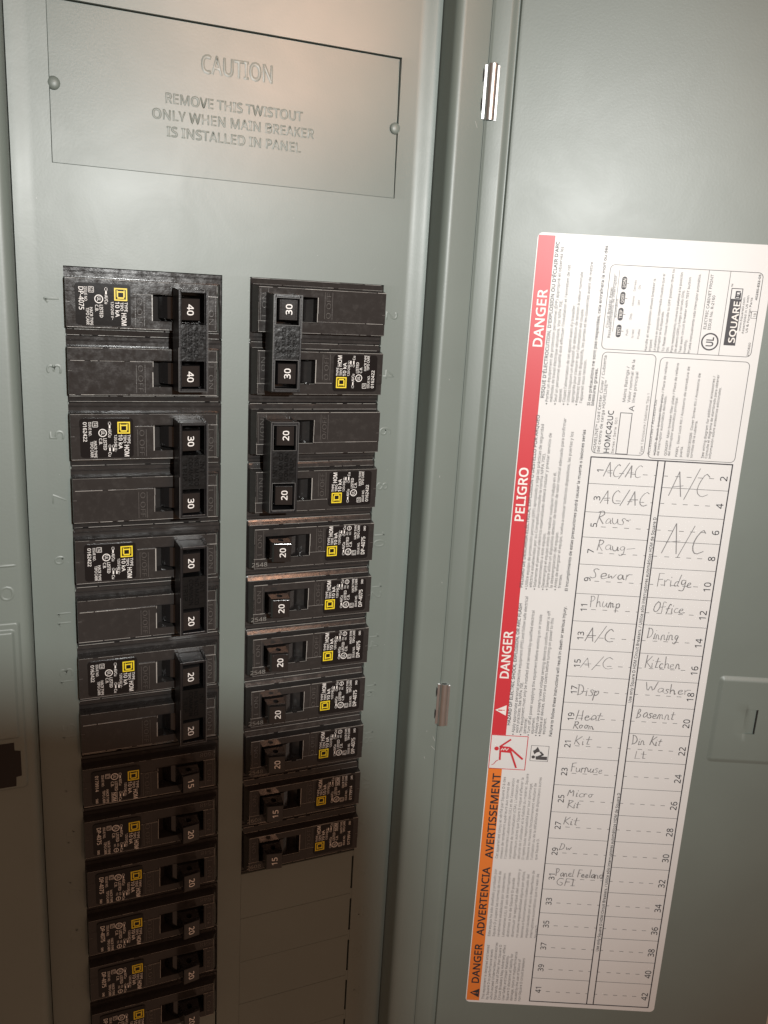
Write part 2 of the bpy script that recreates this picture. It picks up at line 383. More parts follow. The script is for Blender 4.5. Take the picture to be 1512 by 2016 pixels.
# plate with flanged-forward side edges, split round the openings and the cut-out plate
TX0, TX1, TK0, TK1 = -0.095, 5.205, -3.52, -1.395
pl = MB()
edge = lambda x: 0.018*smooth01((GL+0.30-x)/0.30) + 0.085*smooth01((x-(GR-0.34))/0.34)
def xsr(a, b):
    r = [a, b] + [x for x in span(GL, GL+0.30, 10)+span(GR-0.34, GR, 10) if a < x < b]
    return sorted(set(r))
def pane(x0, x1, k0, k1):
    pl.relief(xsr(x0, x1), [k0, k1], lambda x, k: edge(x), skirt=-0.13)
KB = 22.0
pane(GL, GR, -8.5, TK0); pane(GL, TX0, TK0, TK1); pane(TX1, GR, TK0, TK1); pane(GL, GR, TK1, 0.0)
pane(GL, 0.0, 0.0, KB); pane(XA, XB, 0.0, KB); pane(XC, GR, 0.0, KB)
for k in range(1, 21):                     # paint-covered nubs left where the twistouts were broken off
    for x, sgn in ((0, 1), (XA, -1), (XB, 1), (XC, -1)):
        if x >= XB and k > 10: continue
        kk = k+random.uniform(-.02, .02); w = random.uniform(.012, .022)
        pl.taper([(x, kk-.03), (x+sgn*w, kk-.014), (x+sgn*w, kk+.014), (x, kk+.03)][::sgn], -0.05, [(x-sgn*.004, kk-.026), (x+sgn*w*.7, kk-.01), (x+sgn*w*.7, kk+.01), (x-sgn*.004, kk+.026)][::sgn], 0.012)
off(pl.build('cover_plate', 'paint', smooth=35), cover)
# recessed twistout for a main breaker, with its lettering and two retaining dimples
tp = off(MB().relief([TX0+.006, TX1-.006], [TK0+.009, TK1-.004], lambda x, k: -0.014 - 0.055*(TK1-k)/2.1, skirt=-0.09).build('main_breaker_twistout', 'paint', bevel=.006), cover)
tl = MB()
tl.text('CAUTION', 2.035, -2.87, 0.235, 'R', length=1.055, h=-0.050, raised=0.0045)
tl.text('REMOVE THIS TWISTOUT', 1.505, -2.385, 0.135, 'R', length=2.08, h=-0.039, raised=0.0038)
tl.text('ONLY WHEN MAIN BREAKER', 1.312, -2.155, 0.135, 'R', length=2.46, h=-0.033, raised=0.0038)
tl.text('IS INSTALLED IN PANEL', 1.517, -1.93, 0.135, 'R', length=2.05, h=-0.027, raised=0.0038)
tl.build('raised_lettering', 'paint', parent=None, smooth=75); o = bpy.data.objects['raised_lettering']; o.parent = tp; o.location = (0, 0, 0)
def dome(x, k, r, hh, h0, n=14, m=5):
    b = MB(); vs = []; fs = []
    for j in range(m+1):
        a = pi/2*j/m
        for i in range(n): vs.append((x+r*cos(a)*cos(2*pi*i/n), k+r*cos(a)*sin(2*pi*i/n), h0+hh*sin(a)))
    for j in range(m):
        for i in range(n): fs.append((j*n+i, j*n+(i+1) % n, (j+1)*n+(i+1) % n, (j+1)*n+i))
    return b.add(vs, fs)
for x, k in ((-0.035, -2.44), (5.16, -2.47)):
    o = dome(x, k, 0.09, 0.04, -0.02).build('dimple', 'paint', smooth=60); o.parent = tp
# unbroken twistouts filling the right-hand opening below the last breaker
for i in range(11, 20):
    b = MB().box(XB+0.004, XC-0.035, i+0.0035, i+0.9965, -0.045, -0.004-.0012*(i%2))
    b.box(XC-0.035, XC-0.001, i-0.115 if i > 11 else i+.006, i+0.13, -0.045, -0.004)
    b.box(XC-0.035, XC-0.001, i+0.885, i+0.996, -0.045, -0.0042) if i < 19 else None
    off(b.build('twistout_filler', 'paint', bevel=.0015), cover)
for i in range(14, 20):
    off(MB().box(0.003, XA-0.03, i+.001, i+.999, -.045, -.004-.0012*(i%2)).build('twistout_filler', 'paint', bevel=.0015), cover)
for n in range(1, 40, 2):
    k = (n+1)//2 - 0.5
    if k > 19: break
    off(MB().text(str(n), -0.178, k, 0.205, 'U', h=0, center=True, raised=0.005).build('raised_number', 'paint', smooth=75), cover)
    off(MB().text(str(n+1), 5.275, k, 0.205, 'D', h=0, center=True, raised=0.005).build('raised_number', 'paint', smooth=75), cover)

trim = empty('cabinet_frame', P(2.6, 22, 0.6), 'grey-green steel cabinet frame standing proud on both sides of the breaker cover', 'cabinet frame')
def arc(cx, ch, r, a0, a1, n): return [(cx+r*cos(radians(a0+(a1-a0)*i/n)), ch+r*sin(radians(a0+(a1-a0)*i/n))) for i in range(n+1)]
rt = [(5.842, -0.25), (5.842, 0.03)] + [(5.846, .10), (5.853, 0.44)] + arc(5.993, 0.475, 0.14, 178, 90, 12) + [(6.30, .612), (7.9, 0.60), (7.9, -0.25)]
off(MB().extrude_k(rt, -8.5, KB).build('frame_rail', 'paint', smooth=40), trim)
lt = [(-0.642, -0.25), (-0.642, 0.03), (-0.655, .10), (-0.665, 0.44)] + arc(-0.825, 0.46, 0.16, 0, 90, 12) + [(-3.6, 0.62), (-3.6, -0.25)]
off(MB().extrude_k(lt[::-1], -8.5, KB).build('frame_rail', 'paint', smooth=40), trim)
bk = MB().box(-3.5, 7.8, -8.5, KB, -1.6, -1.5); bk.box(-3.5, -0.66, -8.5, KB, -1.5, -.26); bk.box(5.86, 7.8, -8.5, KB, -1.5, -.26)
off(bk.build('enclosure_back', 'void'), trim)
# strike plate pressed into the left rail, with its slot
def strike(x, k):
    d = rdist(x, k, -2.6, -0.80, 5.17, 8.05, 0.10)
    h = 0.605 + 0.055*smooth01(d/0.075)
    d2 = rdist(x, k, -2.6, -0.90, 5.32, 7.14, 0.06)
    h += 0.045*smooth01(d2/0.06)
    return h
sp = MB().relief(span(-2.62, -1.3, 8)+span(-1.28, -0.78, 40), span(5.15, 5.5, 28)+span(5.53, 6.95, 12)+span(6.98, 7.19, 16)+span(7.2, 7.95, 10)+span(7.96, 8.07, 12), strike, skirt=0.59)
sp_o = off(sp.build('strike_plate', 'paint', smooth=50), trim)
sl = MB().prism([(-2.2, 7.195), (-1.005, 7.20), (-1.003, 7.335), (-0.918, 7.355), (-0.918, 7.785), (-0.998, 7.795), (-1.005, 7.955), (-2.2, 7.955)], 0.60, 0.665)
off(sl.build('strike_slot', 'void'), trim)
o = off(MB().text('O', -0.985, 4.77, 0.21, 'R', center=True, h=.62, bold=-0.02, raised=0.007).build('raised_letter', 'paint', smooth=50), trim)
off(MB().relief(span(-2.4, -.80, 10), span(4.30, 4.37, 8), lambda x, k: 0.615+0.02*smooth01(rdist(x, k, -2.4, -.80, 4.3, 4.37, .03)/.03), skirt=.6).build('press_line', 'paint', smooth=60), trim)

# specks, chips and scuffs in the enamel, and painted text glints
ck = MB(); rs = random.Random(8)
for x, k, r in [(6.9, -1.3, .010), (-.32, -.9, .008), (5.5, 6.6, .006), (5.35, 3.2, .006), (1.2, -.5, .005), (3.9, -.4, .006), (5.62, 9.3, .007), (-.4, 3.1, .005)]:
    if x < 5.8: ck.disc(x, k, r, .002, 8)
for i in range(46):
    x, k = rs.choice([(rs.uniform(-.55, -.08), rs.uniform(-1, 12)), (rs.uniform(5.15, 5.6), rs.uniform(-1, 12)), (rs.uniform(0, 5.2), rs.uniform(-1.3, -.05)), (rs.uniform(2.37, 2.75), rs.uniform(0, 12))])
    ck.disc(x, k, rs.uniform(.0022, .005), .002, 6)
for i in range(34):                                   # pale strokes painted as glints of raised text beside the right edge
    k = 3.0+i*.075; ck.line([(5.60+rs.uniform(-.01, .01), k), (5.60+rs.uniform(.0, .045), k+rs.uniform(.01, .045))], rs.uniform(.003, .007), .002)
o = off(ck.build('specks_and_glints', 'scuff_glint'), cover); o['kind'] = 'stuff'
ck = MB()
for x, k, L, a in [(6.22, 8.2, .03, 0), (6.36, 8.35, .10, .05), (6.34, 8.55, .09, .08), (6.28, -2.62, .09, .04), (6.1, 3.2, .03, 0), (6.3, 5.2, .02, .01), (6.2, 8.75, .05, .02), (6.15, 1.5, .02, 0)]:
    ck.line([(x, k), (x+a, k+L)], .010, .616)
o = off(ck.build('paint_scuffs', 'scuff_glint'), trim); o['kind'] = 'stuff'

# ------------------------------------------------------------------ added, unseen lamp hood and plate that cast the shadow
wl = empty('beam_blocker', P(LX, LK+1.6, LH+.3), 'added unseen lamp hood with a plate shaped to cast the panel shadow', 'light blocker')
hd = MB(); n = 28
for r0, r1, h0, h1 in ((1.1, 1.1, LH+1.2, LH+1.25), (1.1, 1.25, LH+1.2, LH-.6)):
    vs = []
    for i in range(n): a = 2*pi*i/n; vs += [(LX+(r0 if h0 == LH+1.2 and h1 < LH else 0.01)*cos(a), LK+(r0 if h1 < LH else 0.01)*sin(a), h0), (LX+r1*cos(a), LK+r1*sin(a), h1)]
    hd.add(vs, [(2*i, 2*i+1, (2*i+3) % (2*n), (2*i+2) % (2*n)) for i in range(n)])
off(hd.build('hood', 'void', smooth=40), wl)
sha = [(-9, 5.4), (-.6, 6.68), (1.0, 7.08), (2.5, 7.58), (4.2, 8.12), (5.0, 8.55), (5.6, 9.4), (5.95, 11.0), (6.1, 13), (6.3, 24), (-9, 24)]
q = 3.0/LH
fl = MB().prism([(LX+(x-LX)*q, LK+(k-LK)*q) for x, k in sha], LH-3.0, LH-2.96)  # plate cut to the shadow outline wanted on the panel
fl.box(LX-.9, LX-.8, LK+.6, LK+1.9, LH-2.98, LH-.4)
off(fl.build('shadow_plate', 'void'), wl)
off(MB().box(LX-.3, LX+.3, LK+1.25, LK+1.9, LH-.2, LH+.6).build('mount', 'void'), wl)

# ------------------------------------------------------------------ circuit breakers
PE = 0.005
def breaker_body(poles, W):
    """moulded face of a breaker, seen from the front: handles lean to x=0, rating label at x=W"""
    def fn(x, k):
        if poles == 2 and k > 1: kk = k-1.0
        else: kk = k
        up_k = up(kk, 0.095, 0.135); dn_k = 1-up(kk, 0.835, 0.862)
        r = min(up(x, 0.02, 0.11), up_k, dn_k, 1-up(x, W-0.014, W-0.004))
        h = -0.035 + 0.012*up(kk, .008, .042) + 0.022*up(kk, .042, .095) + 0.04*up(kk, .94, .996)*0 
        h = -0.035 + (min(h, 0.008)+0.035)*min(up(x, .01, .04), 1-up(x, W-.014, W-.004)) if kk < .5 else -0.035*(1-r) + 0.008*r
        h = h + (0.16-h)*r
        edge_k = 0.665 if x < 1.11 else 0.60 if poles == 1 else 0.645
        if r >= 1: h -= 0.013*up(kk, edge_k-PE, edge_k+PE)
        s = min(up(x, 0.30-PE, 0.30+PE), 1-up(x, 1.085-PE, 1.085+PE), up(kk, 0.265-PE, 0.265+PE), 1-up(kk, 0.655-PE, 0.655+PE))
        if s > 0: h -= 0.34*s*(1 - 0.45*up(x, 0.86, 1.08))
        e = 0.055*(1-up(kk, 0.0, 0.014)) + 0.045*up(kk, 0.986, 1.0) if (k < 0.5 or k > poles-0.5) else 0.02*(1-up(abs(k-1), 0.0, 0.012))
        h -= e
        h -= 0.018*(1-up(abs(kk-0.93), 0.004, 0.012))
        return h
    xs = [-0.03, 0.0, 0.01, 0.02, 0.04, 0.06, 0.11] + [0.30-PE, 0.30+PE, 0.5, 0.7, 0.86, 0.97, 1.085-PE, 1.085+PE, 1.105, 1.115, 1.4, 1.8, W-0.02, W-0.014, W-.004, W+0.02]
    kb = [0, .007, .014, .033, .042, .048, .075, .095, .115, .135, .265-PE, .265+PE, .46, .60-PE, .60+PE, .645-PE, .645+PE, .655-PE, .655+PE, .665-PE, .665+PE, .75, .835, .848, .862, .90, .918, .926, .934, .942, .972, .986, .993]
    ks = sorted(set([round(a+i, 4) for i in range(poles) for a in kb] + [float(poles)]))
    if poles == 2: ks = sorted(set(ks+[1.0]))
    return MB().relief(xs, ks, fn, skirt=-0.9)
def rating_print(poles, kind):
    w = MB(); y = MB(); h = 0.168; k0 = poles-1
    one = poles == 1
    dk = 0.0 if one else 0.03; dx = 0.0 if one else 0.035
    def T(t, x, a, b, cap, bold=0.012): w.text(t, x, k0+a, cap*0.93, 'U', length=a-b, h=h, bold=bold)
    T('TYPE', 1.466+dx, .488+dk, .35+dk, .046); T('HOM', 1.512+dx, .327+dk, .15+dk, .074, .02)
    T('TIPO', 1.526+dx, .484+dk, .361+dk, .045); T('10 kA', 1.598+dx, .489+dk, .269+dk, .062, .018); T('120/240 V~', 1.661+dx, .489+dk, .225+dk, .042, .004)
    T('Al/Cu', 1.748+dx, .581+dk, .453+dk, .048)
    def rod(x, a, b, r=.017): w.flatframe(rrect(x-r*2, x, k0+a-.045, k0+a, .006, 2), .006, h); w.line([(x-r, k0+a-.045), (x-r, k0+b)], .022, h)
    rod(1.744+dx, .686+dk, .596+dk)
    if kind != 'D': 
        T('Cu', 1.752+dx, .219+dk, .152+dk, .046); rod(1.690+dx, .331+dk, .24+dk, .014); rod(1.743+dx, .334+dk, .24+dk, .014)
    c = (1.817, .635) if one else (1.866, .55)
    w.ring(c[0], k0+c[1], .062, .0125, h); w.text('UL', c[0]-.004, k0+c[1], .05, 'U', length=.062, h=h, bold=.012, center=True)
    if one: T('LISTED', 1.818, .541, .361, .05); T('C.B.', 1.880, .545, .447, .046)
    else: T('LISTED', 1.857, .465, .285, .05); T('C.B.', 1.919, .464, .367, .046)
    T('HACR TYPE', 1.962+dx, .407+dk*.6, .149+dk*.6, .045, .008); T('TIPO CARR', 2.021+dx*.8, .400+dk*.6, .155+dk*.6, .045, .008)
    bx = 1.965 if one else 2.008; bk_ = .66 if one else .682
    w.flatframe([(bx-.072, k0+bk_-.04), (bx, k0+bk_-.04), (bx, k0+bk_+.04), (bx-.072, k0+bk_+.04)], .006, h)
    w.text({'A': '74', 'D': 'G2', 'B': 'E7', 'C': 'E7'}[kind], bx-.036, k0+bk_, .045, 'U', length=.055, h=h, center=True)
    T('ISSUE NO.', 2.031 if one else 2.068, .695 if one else .719, .475 if one else .505, .042, .006)
    if kind in 'BD': T('DP-4075', 2.132+dx*.4, .699+dk*.5, .372+dk*.5, .074, .012)
    else: T('0162422' if kind == 'A' else '0179914', 2.134+dx*.4, .699+dk*.6, .40+dk*.6, .056, .012)
    if one: T('SWD', 2.133, .26, .175, .04)
    if kind == 'B':
        w.ring(1.820, k0+.198, .042, .009, h, 20); w.line([(1.82, k0+.17), (1.82, k0+.226)], .008, h); T('HID', 1.802, .322, .262, .034, 0); T('FEC', 1.856, .322, .262, .034, 0)
    if kind == 'C':
        T('NOM', 1.856, .33, .165, .062, .015); w.line([(1.868, k0+.34), (1.868, k0+.155)], .007, h); w.line([(1.785, k0+.34), (1.785, k0+.155)], .007, h)
    # square emblem: a frame round a slab-serif letter D
    ca, cb = (1.5075, .601) if one else (1.553, .6285)
    kc = k0+cb; f = .0935
    y.frame(ca-f, ca+f, kc-f*.98, kc+f*.98, .0195, h, h+.0015)
    y.box(ca-.058, ca-.037, kc-.040, kc+.047, h, h+.0015); y.box(ca+.037, ca+.058, kc-.040, kc+.047, h, h+.0015)
    y.box(ca-.048, ca+.048, kc-.062, kc-.040, h, h+.0014); y.box(ca-.037, ca+.037, kc+.026, kc+.047, h, h+.0015)
    y.box(ca-.058, ca-.044, kc+.047, kc+.062, h, h+.0015); y.box(ca+.044, ca+.058, kc+.047, kc+.062, h, h+.0015)
    return w, y
TIP = 0.16
def lever(x, k, dx=0.0):
    """single handle: drum in the slot, tapering lever with a tie-pin hole through its sides"""
    b = MB()
    n = 10; cx, r = 0.68, 0.30
    prof = [(cx+r*cos(a), -0.16+r*sin(a)) for a in [pi*i/n for i in range(n+1)]]
    b.extrude_k(prof, k+0.30, k+0.63)
    a0, a1 = 0.335+dx, 0.715+dx; t0, t1 = 0.345+dx, 0.635+dx
    # sides with a round hole near the face
    hx, hh, hr, m = (a0+a1)/2-.01, 0.325, 0.048, 16
    quad = [(a0, 0.02), (a1, 0.02), (t1+.02, 0.455), (t0-.005, 0.455)]
    def onquad(a):
        dxx, dhh = cos(a), sin(a); best = 9
        for (xa, ha), (xb, hb) in zip(quad, quad[1:]+quad[:1]):
            ex, eh = xb-xa, hb-ha; den = dxx*eh-dhh*ex
            if abs(den) < 1e-9: continue
            t = ((xa-hx)*eh-(ha-hh)*ex)/den; u = ((xa-hx)*dhh-(ha-hh)*dxx)/den
            if t > 0 and -1e-6 <= u <= 1+1e-6: best = min(best, t)
        return hx+dxx*best, hh+dhh*best
    angs = sorted([2*pi*i/m for i in range(m)] + [math.atan2(q[1]-hh, q[0]-hx) % (2*pi) for q in quad])
    K = (k+0.285, k+0.635); L = len(angs)
    for j, kk in enumerate(K):
        vs = []
        for a in angs:
            ox, oh = onquad(a); vs += [(hx+hr*cos(a), kk, hh+hr*sin(a)*1.35), (ox, kk, oh)]
        fs = [(2*i, 2*i+1, (2*i+3) % (2*L), (2*i+2) % (2*L)) for i in range(L)]
        b.add(vs, fs if j else [f[::-1] for f in fs])
    vs = []
    for a in angs: ox, oh = onquad(a); vs += [(hx+hr*cos(a), K[0], hh+hr*sin(a)*1.35), (hx+hr*cos(a), K[1], hh+hr*sin(a)*1.35)]
    b.add(vs, [(2*i, 2*i+1, (2*i+3) % (2*L), (2*i+2) % (2*L)) for i in range(L)])
    b.add([(hx+hr*cos(2*pi*i/m), K[0]+.12, hh+hr*sin(2*pi*i/m)*1.35) for i in range(m)], [tuple(range(m))])
    base = [(q[0], K[0], q[1]) for q in quad] + [(q[0], K[1], q[1]) for q in quad]
    b.add(base, [(0, 4, 5, 1), (1, 5, 6, 2), (0, 3, 7, 4)])
    b.taper([(t0-.005, K[0]), (t1+.02, K[0]), (t1+.02, K[1]), (t0-.005, K[1])], 0.455, [(t0+.012, K[0]+.012), (t1, K[0]+.012), (t1, K[1]-.012), (t0+.012, K[1]-.012)], 0.50)
    b.box(t0+.03, t0+.04, K[0]+.03, K[1]-.03, .497, .503); b.box(t1-.03, t1-.02, K[0]+.03, K[1]-.03, .497, .503)
    xm = (t0+t1)/2                                     # the upper side leans back and the top tips towards x=0
    b.v = [(x, kk+(0.03*(h-.10) if abs(kk-K[0]) < .02 and h > .1 else 0), h+((x-xm)*TIP if h > .4 else 0)) for x, kk, h in b.v]
    return b, (t0+t1)/2+.012, k+0.46
def tie_block(dx):
    b = MB(); x0, x1, k0, k1, t = 0.245+dx*.95, 0.705+dx*.8, 0.235, 1.755, 0.55
    w = 0.035; wx0, wx1 = x0+.078, x1-.085
    # skirt walls reaching down to the faces, slightly wider at the foot
    def wall(a, b_, c, d): b.taper([(a-.012, c-.012), (b_+.012, c-.012), (b_+.012, d+.012), (a-.012, d+.012)], 0.17, [(a, c), (b_, c), (b_, d), (a, d)], t)
    b.taper([(x0-.02, k0-.02), (x0+w, k0-.02), (x0+w, k1+.02), (x0-.02, k1+.02)], .165, [(x0, k0), (x0+w, k0), (x0+w, k1), (x0, k1)], t)
    b.taper([(x1-w, k0-.02), (x1+.02, k0-.02), (x1+.02, k1+.02), (x1-w, k1+.02)], .165, [(x1-w, k0), (x1, k0), (x1, k1), (x1-w, k1)], t)
    for c, d in ((k0, k0+w+.01), (k1-w-.01, k1)):
        b.box(x0+w, x1-w, c, d, .165, t-.001)
    for c, d in ((k0+w+.01, 0.70), (1.245, k1-w-.01)):               # inner lips of the two windows
        b.box(x0+w, x0+w+.016, c, d, .2, t-.035); b.box(x1-w-.016, x1-w, c, d, .2, t-.035)
    xm = (x0+x1)/2; b.v = [(x, k, h+((x-xm)*TIP*.35 if h > .3 else 0)) for x, k, h in b.v]
    return b, x0, x1, t
def make_breaker(poles, kind, num, side, label, date=None):
    W_ = XC-XB if side == 'R' else XA
    root = empty('two_pole_breaker' if poles == 2 else 'single_pole_breaker', (0, 0, 0), label, 'circuit breaker',
                 'two-pole circuit breakers with tied handles' if poles == 2 else 'single-pole circuit breakers')
    breaker_body(poles, W_).build('body', 'plastic', root)
    dx = 0.0 if side == 'R' else 0.085
    k0 = poles-1
    st = MB().prism(rrect(1.39 if poles == 1 else 1.41, 2.195, k0+.165, k0+.775, .05), 0.158, 0.1655).build('rating_label', 'sticker', root)
    w, y = rating_print(poles, kind); w.build('rating_print', 'white', st); y.build('square_emblem', 'yellow', st)
    mk = MB(); ed = MB(); rr = random.Random(label)
    for p in range(poles):
        for x0, x1, a, b_ in ((0.135, 0.262, .16, .66), (1.215, 1.345, .17, .595)):
            mk.box(x0-.003, x0+.003, p+a, p+b_, .14, .1625); mk.box(x1-.003, x1+.003, p+a, p+b_, .14, .1625)
        slash = (side == 'R' and num == '20') or (side == 'L' and num == '20')
        if poles == 2 and slash: on, of = 'I/ON', 'O/OFF'
        else: on, of = 'I  ON', 'O OFF'
        mk.text(on, .235, p+.60, .075, 'U', length=.36, h=.155, bold=-.012, raised=.0075)
        mk.text(of, 1.318, p+.585, .075, 'U', length=.40, h=.155, bold=-.012, raised=.0075)
        mk.box(W_-.07, W_-.012, p+.49, p+.497, .14, .164)
        # bevel highlights painted as broken bright lines along the arrises of the face, the slot and the step
        def rim_glint(xa, ka, xb, kb, hh, w=.007):
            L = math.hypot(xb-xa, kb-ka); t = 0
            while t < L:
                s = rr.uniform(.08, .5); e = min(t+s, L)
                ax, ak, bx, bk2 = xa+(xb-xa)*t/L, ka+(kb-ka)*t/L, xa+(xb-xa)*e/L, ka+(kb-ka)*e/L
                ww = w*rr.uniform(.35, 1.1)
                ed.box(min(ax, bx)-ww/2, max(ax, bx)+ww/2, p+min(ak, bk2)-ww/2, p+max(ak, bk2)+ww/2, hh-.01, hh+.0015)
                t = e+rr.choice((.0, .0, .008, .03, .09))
        rim_glint(.11, .135, W_-.02, .135, .16); rim_glint(.11, .833, W_-.02, .833, .147, .004)
        rim_glint(.10, .66, .30, .66, .16); rim_glint(1.10, .263, 1.092, .65, .16); rim_glint(.72, .66, 1.09, .66, .147); rim_glint(1.09, .6 if poles == 1 else .644, 1.38 if poles == 1 or p else W_-.05, .6 if poles == 1 else .644, .16)
        rim_glint(.11, .15, .11, .82, .158, .004); rim_glint(.04, .008, W_-.03, .008, -.03, .006); rim_glint(.05, .095, W_-.03, .095, .018, .004)
        mk.box(.10, .28, p+.664, p+.669, .14, .1625); mk.box(1.09, 1.36, p+(.599 if poles == 1 else .644), p+(.603 if poles == 1 else .648), .14, .1625)
    mo = mk.build('raised_markings', 'worn', root); mo['kind'] = 'stuff'
    mo = ed.build('edge_highlights', 'edge', root); mo['kind'] = 'stuff'
    if date: MB().text(date, .068 if side == 'R' else .09, .80, .072, 'R', length=.27, h=.150).build('date_code', 'worn' if side == 'L' else 'dull', root)
    for p in range(poles):
        b, cx, ck = lever(0, p, dx)
        hd = b.build('handle', 'handle', root, bevel=.006)
        t = MB().text(num, cx, ck, .098, 'U', length=.158, h=.506, bold=.02, center=True)
        t.v = [(x, kk, h+(x-cx+.012)*TIP) for x, kk, h in t.v]
        t.build('rating_number', 'white', hd)
    if poles == 2:
        b, x0, x1, t = tie_block(dx)
        tb = b.build('handle_tie', 'tie', root, bevel=.007)
        sh = lambda q: [(x, k, h+((x-(x0+x1)/2)*TIP*.35 if h > .3 else 0)) for x, k, h in q]
        mid = MB().box(x0+.035, x1-.035, 0.70, 1.245, 0.17, t-0.012); mid.v = sh(mid.v); mid.build('textured_web', 'tierough', tb)
        e = MB()  # highlights painted on the tie edges, with window frames only in the right row
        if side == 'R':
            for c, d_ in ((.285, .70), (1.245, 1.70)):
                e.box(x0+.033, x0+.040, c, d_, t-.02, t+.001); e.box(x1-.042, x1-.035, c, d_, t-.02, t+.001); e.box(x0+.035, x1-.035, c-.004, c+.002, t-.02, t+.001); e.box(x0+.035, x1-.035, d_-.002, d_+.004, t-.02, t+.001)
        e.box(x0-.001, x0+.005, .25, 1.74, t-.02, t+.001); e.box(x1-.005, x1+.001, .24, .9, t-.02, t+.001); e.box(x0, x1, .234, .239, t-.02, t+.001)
        e.v = sh(e.v); eo = e.build('edge_highlights', 'tieedge', tb); eo['kind'] = 'stuff'
        m = MB(); xx = x0+.05
        for i, (s, a, b_) in enumerate((('INT', 1.14, .95), ('NO MACO', 1.20, .75), ('COMMON', 1.20, .76), ('TRIP', 1.12, .84))):
            m.text(s, x0+.118+i*.091, a, .064, 'U', length=a-b_, h=t-.014, bold=-.004, raised=.012)
        m.v = [(x, k, h+(x-(x0+x1)/2)*TIP*.35) for x, k, h in m.v]
        m.build('raised_lettering', 'tierough', tb)
    return root
def copy_tree(o, parent=None):
    c = o.copy(); C.objects.link(c); c.parent = parent
    for ch in [x for x in C.objects if x.parent == o]: copy_tree(ch, c)
    return c
def put(root, side, k, poles):
    jx, jk, jh = random.uniform(-.008, .008), random.uniform(-.01, .01), random.uniform(-.008, .008)
    if side == 'R': root.location = P(XB+jx, k+jk, jh)
    else: root.location = P(XA+jx, k+poles+jk, jh); root.rotation_euler = (0, pi, 0)
def place(spec):
    made = {}
    for side, k, poles, kind, num, date, label in spec:
        key = (side, poles, kind, num, date)
        if key in made: r = copy_tree(made[key]); r['label'] = label
        else: r = made[key] = make_breaker(poles, kind, num, side, label, date)
        put(r, side, k, poles)
place([
 ('L', 0, 2, 'D', '40', None, 'black two-pole breaker with white 40 on both tied handles, topmost on the left'),
 ('L', 2, 2, 'A', '30', None, 'two-pole breaker marked 30 in the left row, directly under the 40 pair'),
 ('L', 4, 2, 'A', '20', None, 'black two-pole breaker marked 20 in the left row, directly under the 30 pair'),
 ('L', 6, 2, 'A', '20', None, 'two-pole breaker marked 20 at the shadow edge, directly above the left 15'),
 ('L', 8, 1, 'C', '15', '2608', 'black single-pole breaker marked 15 in shadow, the only 15 in the left row'),
 ('L', 9, 1, 'B', '20', '2548', 'dark single-pole breaker marked 20, directly under the 15 of the left row'),
 ('L', 10, 1, 'B', '20', '2548', 'dark single-pole breaker marked 20, second below the 15 of the left row'),
 ('L', 11, 1, 'B', '20', '2548', 'dark single-pole breaker marked 20, third below the 15 of the left row'),
 ('L', 12, 1, 'B', '20', '2548', 'dark single-pole breaker marked 20, fourth below the 15 of the left row'),
 ('L', 13, 1, 'B', '20', '2548', 'dark single-pole breaker marked 20, cut by the bottom edge of the photo'),
 ('R', 0, 2, 'A', '30', None, 'two-pole breaker marked 30, topmost in the right row beside the raised two'),
 ('R', 2, 2, 'A', '20', None, 'black two-pole breaker with tied handles marked 20, beside the raised six and eight'),
 ('R', 4, 1, 'B', '20', '2548', 'black single-pole breaker marked 20 beside the raised ten, under the tied 20 pair'),
 ('R', 5, 1, 'B', '20', '2548', 'black single-pole breaker marked 20 beside the raised twelve'),
 ('R', 6, 1, 'B', '20', '2548', 'black single-pole breaker marked 20 beside the raised fourteen'),
 ('R', 7, 1, 'B', '20', '2548', 'black single-pole breaker marked 20 beside the raised sixteen, copper glint on its handle'),
 ('R', 8, 1, 'B', '20', '2548', 'half-shadowed single-pole breaker marked 20 beside the raised eighteen, above the two marked 15'),
 ('R', 9, 1, 'C', '15', '2608', 'shadowed single-pole breaker marked 15 in the right row, upper of its two'),
 ('R', 10, 1, 'C', '15', '2608', 'shadowed single-pole breaker marked 15, lowest in the right row above blank twistouts'),
])

# ------------------------------------------------------------------ door with its directory label and hinges
TH = math.atan2(-0.40446, 0.91455)
door = empty('panel_door', P(6.43, 22, 0.64), 'open grey-green steel door with rolled hinge edge and a large white circuit directory label', 'cabinet door', rot=(0, 0, TH))
def d(o, parent=None, dz=22.0):
    o.parent = parent or door
    if parent is None: o.location = Vector((0, 0, dz*IN))
    return o
def doorh(s):
    return -0.012*smooth01((0.05-s)/0.05) - 0.055*smooth01((s-.28)/.15)*(1-smooth01((s-.425)/.03)) - 0.0*s
ds = [0, .01, .02, .035, .05, .2] + span(.28, .46, 22) + [.5, 1.0, 7.4]
sheet = MB().relief(ds, [-8.0, 0, 8, 21.5], lambda s, k: doorh(s), skirt=-0.06)
sheet.box(7.34, 7.4, -8.0, 21.5, -0.7, -0.06); sheet.box(0.0, 7.4, 21.44, 21.5, -0.6, -0.06)
d(sheet.build('door_sheet', 'paint', smooth=50))
